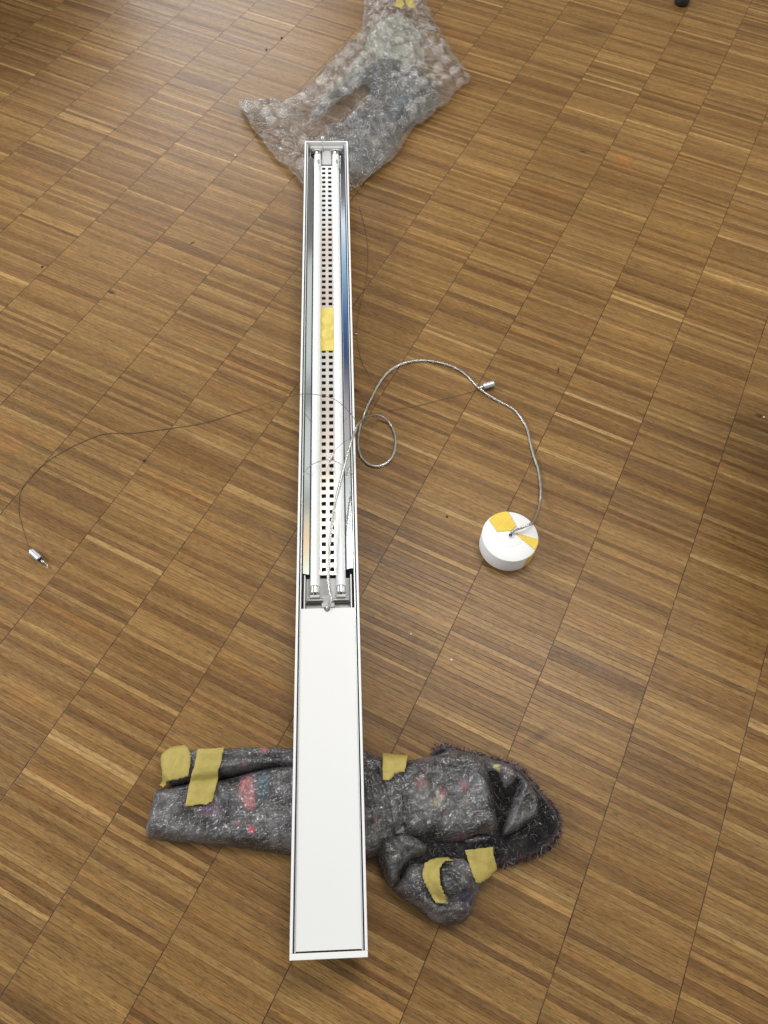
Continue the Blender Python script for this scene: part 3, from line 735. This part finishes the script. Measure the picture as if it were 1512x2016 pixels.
# global height map of the pile, so layers rest on each other
GX0, GY0, GC = -.75, -.25, .002
GM = np.zeros((520, 420))
def gm_get(X):
    i = (X[:, 0]-GX0)/GC; j = (X[:, 1]-GY0)/GC
    i = np.clip(i, 0, GM.shape[0]-2); j = np.clip(j, 0, GM.shape[1]-2); a_ = i.astype(int); b_ = j.astype(int); fi = i-a_; fj = j-b_
    return (GM[a_, b_]*(1-fi)+GM[a_+1, b_]*fi)*(1-fj)+(GM[a_, b_+1]*(1-fi)+GM[a_+1, b_+1]*fi)*fj
def seg_dist(X, pl):
    best = np.full(len(X), 1e9)
    for a_, b_ in zip(pl, pl[1:]):
        a_ = np.array(a_[:2]); b_ = np.array(b_[:2]); ab = b_-a_; t_ = np.clip(((X-a_)@ab)/(ab@ab), 0, 1); best = np.minimum(best, np.hypot(*(X-(a_+t_[:, None]*ab)).T))
    return best
def height(X, sdx, hmax, rad, amp, ch, creases, z0, tilt=None):
    e = np.clip(sdx/rad, 0, 1); prof = np.sqrt(1-(1-e)**2)
    h = hmax*prof
    w = np.clip(sdx/.012, 0, 1)
    h = h+w*amp*(fbm(X[:, 0], X[:, 1], 13, 3, ch)-.5)*2 + w*amp*.42*(fbm(X[:, 0]*1.0, X[:, 1], 52, 4, (ch+1) % 4, True)-.6) + w*.0022*(fbm(X[:, 0]*2.4+X[:, 1]*.8, X[:, 1]*.7-X[:, 0]*.3, 45, 2, ch, True)-.6)
    for pl, dep, wid in creases:
        dd_ = seg_dist(X, [at(q[0], q[1], hmax*.8) for q in pl]); h = h+w*dep*np.exp(-(dd_/wid)**2)
    if tilt is not None: h = h+w*tilt(X)
    return np.maximum(h, .0008)+z0
def felt(name, px, hmax, mat, rad=.022, amp=.006, ch=0, creases=(), z0=0.0, cell=.0020, parent=None, edge=0.0, zc=.5, tilt=None):
    global GM
    poly = smooth_poly([at(q[0], q[1], z0+hmax*zc) for q in px], 2)
    X, sdx, q = fill_poly(poly, cell)
    z = height(X, sdx, hmax, rad, amp, ch, creases, z0, tilt)
    if mat is M['felt_film']:   # creases of the film drawn tight over it
        wx = X[:, 0]+.012*fbm(X[:, 0], X[:, 1], 30, 2, 1); wy = X[:, 1]+.012*fbm(X[:, 0], X[:, 1], 30, 2, 3)
        cr1 = fbm(wx*1.9+wy*.6, wy*.7-wx*.4, 78, 3, (ch+2) % 4, True)**3; cr2 = fbm(wx*.6-wy*1.7, wy*.5+wx*.9, 64, 3, ch, True)**3
        z = z+np.clip(sdx/.01, 0, 1)*.0048*np.maximum(cr1, cr2)
    if edge:   # ragged felt rim
        bd = sdx < cell*.5
        X[bd] += (rng.random((bd.sum(), 2))-.5)*edge
    me = from_np(name, np.column_stack([X, z]), q)
    o = link_world(name, me, mat, parent or bl)
    # update map
    i0 = max(0, int((poly[:, 0].min()-GX0)/GC)); i1 = min(GM.shape[0], int((poly[:, 0].max()-GX0)/GC)+2)
    j0 = max(0, int((poly[:, 1].min()-GY0)/GC)); j1 = min(GM.shape[1], int((poly[:, 1].max()-GY0)/GC)+2)
    gi, gj = np.meshgrid(np.arange(i0, i1), np.arange(j0, j1), indexing='ij')
    Y = np.stack([GX0+gi.ravel()*GC, GY0+gj.ravel()*GC], 1); dd_, _, ins = nearest_on_poly(Y, poly)
    hz = height(Y, dd_, hmax, rad, amp, ch, creases, z0, tilt)*ins
    GM[gi.ravel(), gj.ravel()] = np.maximum(GM[gi.ravel(), gj.ravel()], hz)
    return o, poly
# left half: lower layer, then the folded-over upper edge
felt('folded_layer', [(322, 1500), (330, 1478), (385, 1473), (444, 1471), (514, 1468), (600, 1472), (700, 1472), (700, 1535), (580, 1512), (500, 1518), (440, 1532), (380, 1540), (335, 1552), (325, 1530)],
     .041, M['felt_film'], .014, .004, 1, creases=[(((400, 1500), (480, 1497), (600, 1490)), -.005, .006)])
o, pL = felt('felt_layer', [(299, 1555), (330, 1548), (380, 1536), (430, 1534), (460, 1527), (510, 1512), (560, 1502), (640, 1500), (720, 1500), (724, 1690), (640, 1689), (573, 1683), (482, 1668), (387, 1658), (296, 1652), (283, 1644), (285, 1618), (296, 1586)],
     .036, M['felt_film'], .020, .0045, 2, creases=[(((440, 1555), (500, 1600), (560, 1650)), .004, .008), (((330, 1600), (380, 1625), (420, 1640)), -.004, .009), (((420, 1560), (470, 1650)), -.003, .006), (((345, 1570), (400, 1600)), .003, .01)])
# right half
TILT = None
base_px = [(845, 1483), (862, 1466), (882, 1469), (927, 1481), (962, 1491), (993, 1498), (1021, 1509), (1041, 1529), (1066, 1560), (1088, 1585), (1098, 1600), (1105, 1625), (1099, 1650), (1073, 1674), (1036, 1690), (1002, 1700), (975, 1705), (940, 1720), (880, 1740), (800, 1730), (755, 1715), (745, 1680), (800, 1600), (835, 1520)]
o, pB = felt('torn_felt_edge', base_px, .028, M['felt_dark'], .014, .009, 3, edge=.011)
felt('back_layer', [(850, 1492), (866, 1480), (886, 1473), (925, 1485), (960, 1494), (995, 1505), (1020, 1517), (1041, 1537), (1056, 1554), (1036, 1558), (1005, 1540), (985, 1530), (950, 1530), (900, 1525), (860, 1520)],
     .036, M['felt_film'], .010, .006, 2)
felt('lower_wrap', [(738, 1652), (765, 1640), (795, 1632), (830, 1650), (848, 1668), (838, 1686), (806, 1697), (792, 1715), (784, 1745), (765, 1748), (754, 1720), (742, 1690)],
     .044, M['felt_film'], .018, .006, 0, creases=[(((775, 1650), (800, 1680)), -.006, .006)])
felt('lower_wrap', [(797, 1703), (815, 1694), (835, 1696), (870, 1688), (905, 1680), (945, 1692), (974, 1706), (973, 1719), (958, 1738), (945, 1756), (937, 1778), (933, 1790), (922, 1812), (899, 1822), (859, 1820), (843, 1808), (836, 1796), (800, 1774), (768, 1749), (780, 1738), (790, 1728)],
     .040, M['felt_film'], .020, .006, 2, creases=[(((840, 1780), (870, 1795), (915, 1793)), .006, .007), (((838, 1810), (880, 1800), (925, 1800)), -.005, .004), (((836, 1775), (838, 1800)), .005, .003)])
felt('main_wrap', [(690, 1471), (720, 1471), (751, 1488), (800, 1494), (845, 1486), (885, 1476), (930, 1481), (962, 1494), (970, 1530), (978, 1570), (983, 1610), (984, 1643), (968, 1655), (935, 1652), (920, 1662), (898, 1662), (870, 1664), (842, 1654), (805, 1650), (765, 1662), (745, 1688), (690, 1688)],
     .050, M['felt_film'], .026, .008, 1, creases=[(((842, 1497), (880, 1505), (925, 1512), (955, 1530)), -.005, .005), (((845, 1540), (855, 1575), (868, 1585)), -.007, .004), (((920, 1500), (950, 1540), (962, 1600), (975, 1640)), .007, .010),
      (((740, 1520), (760, 1560), (770, 1640)), -.005, .005), (((790, 1520), (800, 1590)), -.004, .005), (((930, 1640), (945, 1620), (975, 1612)), .006, .006), (((760, 1540), (775, 1620)), .004, .005), (((870, 1560), (905, 1580), (925, 1555)), -.004, .004)])
felt('rolled_flap', [(962, 1496), (993, 1501), (1012, 1511), (1028, 1533), (1012, 1550), (1000, 1562), (985, 1566), (972, 1545), (966, 1520)],
     .038, M['felt_film'], .012, .005, 0, creases=[(((975, 1512), (990, 1560)), -.010, .006)])
felt('rolled_flap', [(1020, 1526), (1034, 1531), (1048, 1548), (1060, 1568), (1063, 1588), (1060, 1610), (1048, 1620), (1020, 1637), (1000, 1647), (984, 1653), (983, 1646), (990, 1618), (999, 1590), (1010, 1562)],
     .050, M['felt_film'], .013, .006, 3, creases=[(((1025, 1545), (1010, 1600), (990, 1645)), .010, .006), (((1050, 1560), (1035, 1600)), -.004, .007)])
felt('lower_fold', [(905, 1650), (935, 1642), (962, 1640), (972, 1650), (960, 1664), (935, 1670), (912, 1668)], .036, M['felt_film'], .008, .004, 2)
# the rolled-up end, a thick curl with spiral creases
felt('rolled_end', [(835, 1712), (850, 1698), (880, 1692), (905, 1698), (928, 1715), (940, 1738), (938, 1762), (925, 1780), (900, 1790), (872, 1786), (850, 1775), (838, 1750)],
     .066, M['felt_film'], .036, .004, 0, creases=[(((870, 1712), (890, 1708), (912, 1722), (925, 1750), (915, 1775)), .006, .004), (((866, 1722), (885, 1716), (905, 1730), (915, 1755), (905, 1772)), -.006, .003),
      (((865, 1755), (885, 1765), (900, 1762)), -.009, .003), (((868, 1738), (880, 1728), (898, 1742)), .004, .004)])
# loose fibres along the torn edges and scattered over the felt
def fibres(name, poly_or_pts, n, mats, l0, l1, outward=.6, w=.0004, parent=None):
    V = []; Fc = []; MI = []
    P_ = poly_or_pts; m_ = len(P_); cen = P_.mean(0)
    for _ in range(n):
        i = rng.integers(m_); a_ = P_[i]; b_ = P_[(i+1) % m_]; p_ = a_+(b_-a_)*rng.random()
        p_ = p_+(cen-p_)*rng.random()*.10
        z_ = max(gm_get(np.array([p_]))[0]*(.3+.7*rng.random()), .001)
        o_ = (p_-cen); o_ /= np.hypot(*o_)+1e-9
        an = math.atan2(o_[1], o_[0])+rng.normal()*1.0 if rng.random() < outward else rng.random()*6.28
        L = l0+(l1-l0)*rng.random()**2; q_ = np.array([p_[0], p_[1], z_]); cv = rng.normal()*.7; vz = rng.normal()*.5
        pv = None
        for k in range(5):
            sd_ = np.array([-math.sin(an), math.cos(an), 0])*w*(1-.15*k)
            V += [q_-sd_, q_+sd_]
            if k:
                c_ = len(V); Fc.append((c_-4, c_-3, c_-1, c_-2)); MI.append(len(MI) and (MI[-1] if k > 1 else rng.integers(len(mats))))
            q_ = q_+np.array([math.cos(an), math.sin(an), vz*.6])*L/4; an += cv; vz -= .25; q_[2] = max(q_[2], .0008)
    me = from_np(name, V, Fc)
    o = link_world(name, me, mats, parent or bl, False)
    me.polygons.foreach_set('material_index', [int(x) for x in MI])
    return o
fm = [simple('fibre_black', (.015, .012, .016), .9), simple('fibre_grey', (.13, .12, .12), .9), simple('fibre_black', (.02, .014, .022), .9), simple('fibre_violet', (.09, .035, .07), .9), simple('fibre_red', (.25, .03, .04), .9), simple('fibre_pale', (.35, .33, .31), .9), simple('fibre_white', (.24, .23, .22), .9)]
right_edge = pB[:int(len(pB)*.72)]
o = fibres('edge_fibres', np.array([p_ for p_ in right_edge]), 4200, [fm[0], fm[2], fm[0], fm[2], fm[0], fm[3], fm[0], fm[2], fm[4], fm[1], fm[0], fm[6]], .003, .014, .3, .00038); o['kind'] = 'stuff'

def surf_fibres(name, px, n, mats, l0, l1):
    poly = np.array([at(*q, .03)[:2] for q in px]); mn, mx = poly.min(0), poly.max(0); V = []; Fc = []; MI = []
    while len(Fc) < n*5:
        p_ = mn+(mx-mn)*rng.random(2)
        if not nearest_on_poly(np.array([p_]), poly)[2][0]: continue
        an = rng.random()*6.28; cv = rng.normal()*.35; L = l0+(l1-l0)*rng.random()**2; mi = rng.integers(len(mats)); pts_ = []
        for k in range(6):
            pts_.append((p_.copy(), an)); p_ = p_+np.array([math.cos(an), math.sin(an)])*L/5; an += cv
        hz = gm_get(np.array([q[0] for q in pts_]))
        if hz.min() < .005: continue
        for k, ((q, an_), h_) in enumerate(zip(pts_, hz)):
            sd_ = np.array([-math.sin(an_), math.cos(an_)])*.00016
            V += [(*(q-sd_), h_+.0006), (*(q+sd_), h_+.0006)]
            if k: c_ = len(V); Fc.append((c_-4, c_-3, c_-1, c_-2)); MI.append(int(mi))
    me = from_np(name, V, Fc); o = link_world(name, me, mats, bl, False); me.polygons.foreach_set('material_index', MI); o['kind'] = 'stuff'
    return o
surf_fibres('surface_fibres', [(290, 1490), (580, 1470), (800, 1490), (1060, 1500), (1100, 1620), (980, 1720), (930, 1810), (840, 1800), (740, 1690), (290, 1650)], 1100, [fm[6], fm[1], fm[6], fm[0], fm[0]], .003, .014)

def drape_tape(px, mat, lift=.0042, parent=None, name='yellow_tape', cell=.0025, zg=None):
    P_ = []
    for q in px:
        z = .03 if zg is None else zg
        if zg is None:
            for _ in range(6):
                w = at(*q, z); z = .5*z+.5*max(gm_get(np.array([[w.x, w.y]]))[0], .004)
        w = at(*q, z); P_.append((w.x, w.y))
    P_ = np.array(P_)
    X, sdx, q = fill_poly(P_, cell)
    # tape is stiffer than the felt: average the relief over a small disc
    hs = gm_get(X)
    for ox, oy in ((.007, 0), (-.007, 0), (0, .007), (0, -.007), (.004, .004), (-.004, -.004), (.004, -.004), (-.004, .004)): hs = np.maximum(hs*1.0, gm_get(X+np.array([ox, oy]))*.98)
    z = np.maximum(hs, .002)+lift+.0026*fbm(X[:, 0]*1.6, X[:, 1]*.8, 62, 3, 2, True)**2
    me = from_np(name, np.column_stack([X, z]), q); o = link_world(name, me, mat, parent or bl)
    m_ = o.modifiers.new('s', 'SOLIDIFY'); m_.thickness = .0004
    return o
drape_tape([(325, 1481), (345, 1474), (371, 1468.6), (377, 1483), (376, 1510), (375, 1532), (356, 1539), (336, 1546), (325, 1553.7), (319, 1549), (314.6, 1543), (324, 1537), (328, 1530), (325, 1516), (324, 1498)], M['tape'])
drape_tape([(391, 1478), (418, 1477), (443.5, 1475), (438, 1500), (433, 1526), (426, 1555), (418.7, 1579.7), (414, 1582), (409, 1586), (396, 1584), (382, 1588), (366, 1588.6), (370, 1568), (376, 1545), (384, 1510)], M['tape'])
drape_tape([(752.6, 1488), (776, 1489), (801, 1494), (799, 1508), (796.7, 1522.5), (785, 1523), (777, 1525), (772, 1534), (767, 1538), (753.5, 1538), (753, 1512)], M['tape'])
drape_tape([(914.7, 1674.6), (942, 1671), (969, 1668), (972, 1690), (974.5, 1713), (961, 1730), (944.6, 1740), (934.6, 1738.6), (930, 1724), (924.7, 1710), (919, 1692)], M['tape'])
drape_tape([(833.7, 1701.7), (845, 1694), (859, 1690), (879, 1689), (893, 1696), (876, 1697), (868, 1704), (865, 1713), (863, 1728), (866, 1742), (872, 1760), (882, 1778), (868, 1779), (856, 1777), (846, 1761), (839, 1747), (833, 1734), (831, 1721.6)], M['tape'], lift=.0050)

# ------------------------------------------------------------------ bubble wrap
w0 = at(700, 230, 0)
bw = empty('bubble_wrap', tuple(w0), 'crumpled clear bubble wrap lying under the far end of the light', 'bubble wrap')
OUT = [(467, 200), (484, 197), (503, 197), (517, 207), (545, 206), (572, 194), (602, 180), (628, 152), (660, 115), (690, 88), (708, 68), (714, 40), (717, 5), (720, -50), (780, -60), (832, -50), (838, 2), (850, 28), (866, 58), (880, 82), (905, 120), (928, 150), (926, 162), (902, 176), (890, 192), (878, 208), (862, 214), (852, 228), (838, 240), (818, 246), (808, 262), (797, 280), (786, 302), (765, 322), (750, 330), (738, 344), (722, 352), (700, 373), (660, 392), (628, 385), (600, 374), (588, 352), (572, 336), (552, 320), (532, 300), (512, 272), (495, 250), (485, 230)]
def wrap_h(X, sd_, ch, base, amp, bub):
    e = np.clip(sd_/.03, 0, 1)
    x, y = X[:, 0], X[:, 1]
    big = fbm(x, y, 5.5, 2, ch); rid = fbm(x+.02*fbm(x, y, 20, 2, 1), y, 14, 4, (ch+1) % 4, True); fine = fbm(x, y, 75, 3, (ch+2) % 4, True)
    h = base*(.35+.65*e)+e*amp*(big*.6+(rid-.55)*1.1)+(.3+.7*e)*.0030*(fine-.6)
    # hexagonal bubbles
    s = .043; g = s*.866; jy = np.round(y/g); ox = (jy % 2)*.5*s; jx = np.round((x-ox)/s)
    rr = np.hypot(x-ox-jx*s, (y-jy*g)*.95)/(.0172)
    keep = (np.sin(jx*12.9+jy*78.2)*43758.5) % 1.0 < .82
    global BUBM
    BUBM = np.where(keep, np.clip(1.6*(1-rr**2), 0, 1), 0)*np.clip(.15+1.3*fbm(x, y, 9, 2, 3), 0, 1)*np.clip(sd_/.02, 0, 1)
    h = h+bub*np.where(keep, np.sqrt(np.clip(1-rr**2, 0, 1)), 0)
    return h
def wrap(name, px, mat, z0, ch, base, amp, bub, cell=.0029, parent=None, valley=()):
    poly = np.array([at(q[0], q[1], z0+base*.4)[:2] for q in px]); poly = smooth_poly(poly, 1)
    X, sdx, q = fill_poly(poly, cell)
    z = z0+wrap_h(X, sdx, ch, base, amp, bub); mask = BUBM
    if valley: mask = mask*(1-np.exp(-(seg_dist(X, [at(q[0], q[1], .03) for q in valley[0][0]])/.022)**2))*(1-np.exp(-(seg_dist(X, [at(q[0], q[1], .03) for q in valley[1][0]])/.018)**2))
    for pl, dep, wid in valley:
        z += dep*np.exp(-(seg_dist(X, [at(a_, b_, .03) for a_, b_ in pl])/wid)**2)
    # keep it beneath the fixture
    L = np.array([a.x, a.y]); dv_ = np.array([xa.x, xa.y]); dv_ /= np.hypot(*dv_); rel = X-L; al = rel@dv_; ac = abs(rel@np.array([-dv_[1], dv_[0]]))
    lim = ZN+(ZF-ZN)*al/LEN-.003
    k = np.clip((ac-.050)/.028, 0, 1)+np.clip((al-LEN-.002)/.03, 0, 1); lim2 = lim+np.clip(k, 0, 1)*.12
    z = np.minimum(z, lim2); z = np.maximum(z, .001+z0*.3)
    me = from_np(name, np.column_stack([X, z]), q); o = link_world(name, me, mat, parent or bw)
    at_ = me.attributes.new('bubble', 'FLOAT', 'POINT'); at_.data.foreach_set('value', mask.astype(np.float32))
    return o
M['film'] = film_mat('clear_bubble_film', (.965, .95, .935), (.84, .78, .73), .085, .25); M['film_under'] = film_mat('clear_under_film', (.96, .95, .93), (.66, .58, .50), .10)
M['film_grey'] = film_mat('smoky_inner_film', (.50, .52, .55), (.20, .215, .24), .46)
M['film_pale'] = film_mat('pale_green_foam_film', (.86, .89, .82), (.70, .75, .60), .60)
wrap('grey_liner', [(742, 112), (790, 118), (838, 140), (862, 175), (862, 205), (830, 228), (800, 248), (770, 300), (740, 335), (700, 345), (640, 330), (620, 285), (640, 262), (700, 218), (735, 180), (715, 160), (640, 215), (600, 245), (640, 190), (700, 140)],
     M['film_grey'], .012, 1, .010, .022, .0)
wrap('pale_liner', [(735, 30), (790, 25), (825, 50), (835, 100), (836, 128), (800, 132), (760, 122), (740, 135), (700, 160), (650, 195), (620, 215), (640, 180), (690, 130), (720, 90)], M['film_pale'], .014, 3, .010, .020, .0)
wrap('bubble_sheet', OUT, M['film'], .006, 0, .014, .036, .0048, valley=[(((620, 262), (690, 215), (730, 170), (745, 128)), -.013, .012), (((640, 240), (700, 190), (742, 150)), .014, .010), (((600, 180), (660, 118), (700, 85)), .012, .010), (((745, 128), (752, 175), (735, 240), (720, 300)), .010, .008)])
wrap('crumpled_rim', [(467, 200), (484, 195), (504, 194), (520, 205), (548, 203), (602, 176), (630, 147), (662, 110), (692, 82), (709, 60), (716, 66), (700, 92), (672, 122), (640, 156), (612, 186), (575, 203), (548, 214), (518, 218), (500, 212), (486, 222), (474, 214)], film_mat('rim_film', (.93, .93, .93), (.80, .80, .80), .22), .022, 2, .014, .022, .0, cell=.0026)
# knotted yellow tape near the top
zt = .045
for pp in ([(776, 8), (782, 4), (793, 3), (804, 2), (806, -6), (780, -8)], [(776, 24), (782, 8), (791, 7), (796, 20), (790, 28)], [(798, 8), (812, 10), (818, 26), (806, 28), (798, 18)]):
    P_ = np.array([at(*q, zt)[:2] for q in pp]); X, sdx, q = fill_poly(P_, .003)
    z = zt+.012+.004*fbm(X[:, 0], X[:, 1], 60, 2, 1, True)
    o = link_world('yellow_tape', from_np('yellow_tape', np.column_stack([X, z]), q), M['tape'], bw); m_ = o.modifiers.new('s', 'SOLIDIFY'); m_.thickness = .0006

# ------------------------------------------------------------------ crumbs and splinters
def crumb(px, py, sz, mat, label, cat='crumb', name='crumb', el=1.0, ang=0.0):
    c_ = at(px, py, sz*.4); bm = bmesh.new(); bmesh.ops.create_icosphere(bm, subdivisions=2, radius=sz)
    for v in bm.verts:
        v.co *= .75+.5*random.random(); v.co.x *= el; v.co.z *= .5
    bm.transform(Matrix.Rotation(ang, 4, 'Z')); me = bpy.data.meshes.new(name); bm.to_mesh(me); bm.free()
    o = link(name, me, mat); o.location = (c_.x, c_.y, sz*.38); tag(o, label, cat)
    return o
M['crumb_white'] = simple('plaster_crumb', (.75, .72, .66), .8); M['crumb_dark'] = simple('dark_crumb', (.02, .014, .01), .8)
crumb(554.5, 74, .0034, M['crumb_dark'], 'larger dark crumb on the seam left of the bubble wrap neck')
crumb(524.5, 97.5, .0026, M['crumb_dark'], 'smaller dark crumb below left of the larger dark one near the bubble wrap')
crumb(284, 907, .0024, M['crumb_dark'], 'dark speck on a floor seam under the left steel wire')
crumb(83, 525, .0026, M['crumb_dark'], 'dark chip on a floor seam near the left border')
crumb(809, 1248.5, .0013, M['crumb_white'], 'tiny white crumb right of the white cover sheet')
crumb(889, 1299, .0017, M['crumb_white'], 'white crumb below left of the round canopy')
crumb(463, 306, .0020, M['crumb_white'], 'white crumb left of the lower bubble wrap edge')
crumb(430, 299, .0013, M['crumb_white'], 'tiny pale crumb furthest left of the bubble wrap')
crumb(1504, 821, .0022, M['crumb_white'], 'pale crumb at the right border in the shaded floor')
crumb(1099, 729, .0013, M['crumb_dark'], 'thin dark splinter right of the silver cylinder wire end', 'splinter', 'splinter', 7.0, math.radians(82))
crumb(379, 478, .0010, M['crumb_dark'], 'thin dark splinter on the floor left of the light', 'splinter', 'splinter', 7.5, math.radians(48))
crumb(880, 1017, .0020, M['crumb_dark'], 'dark speck on the strip left of the round canopy')
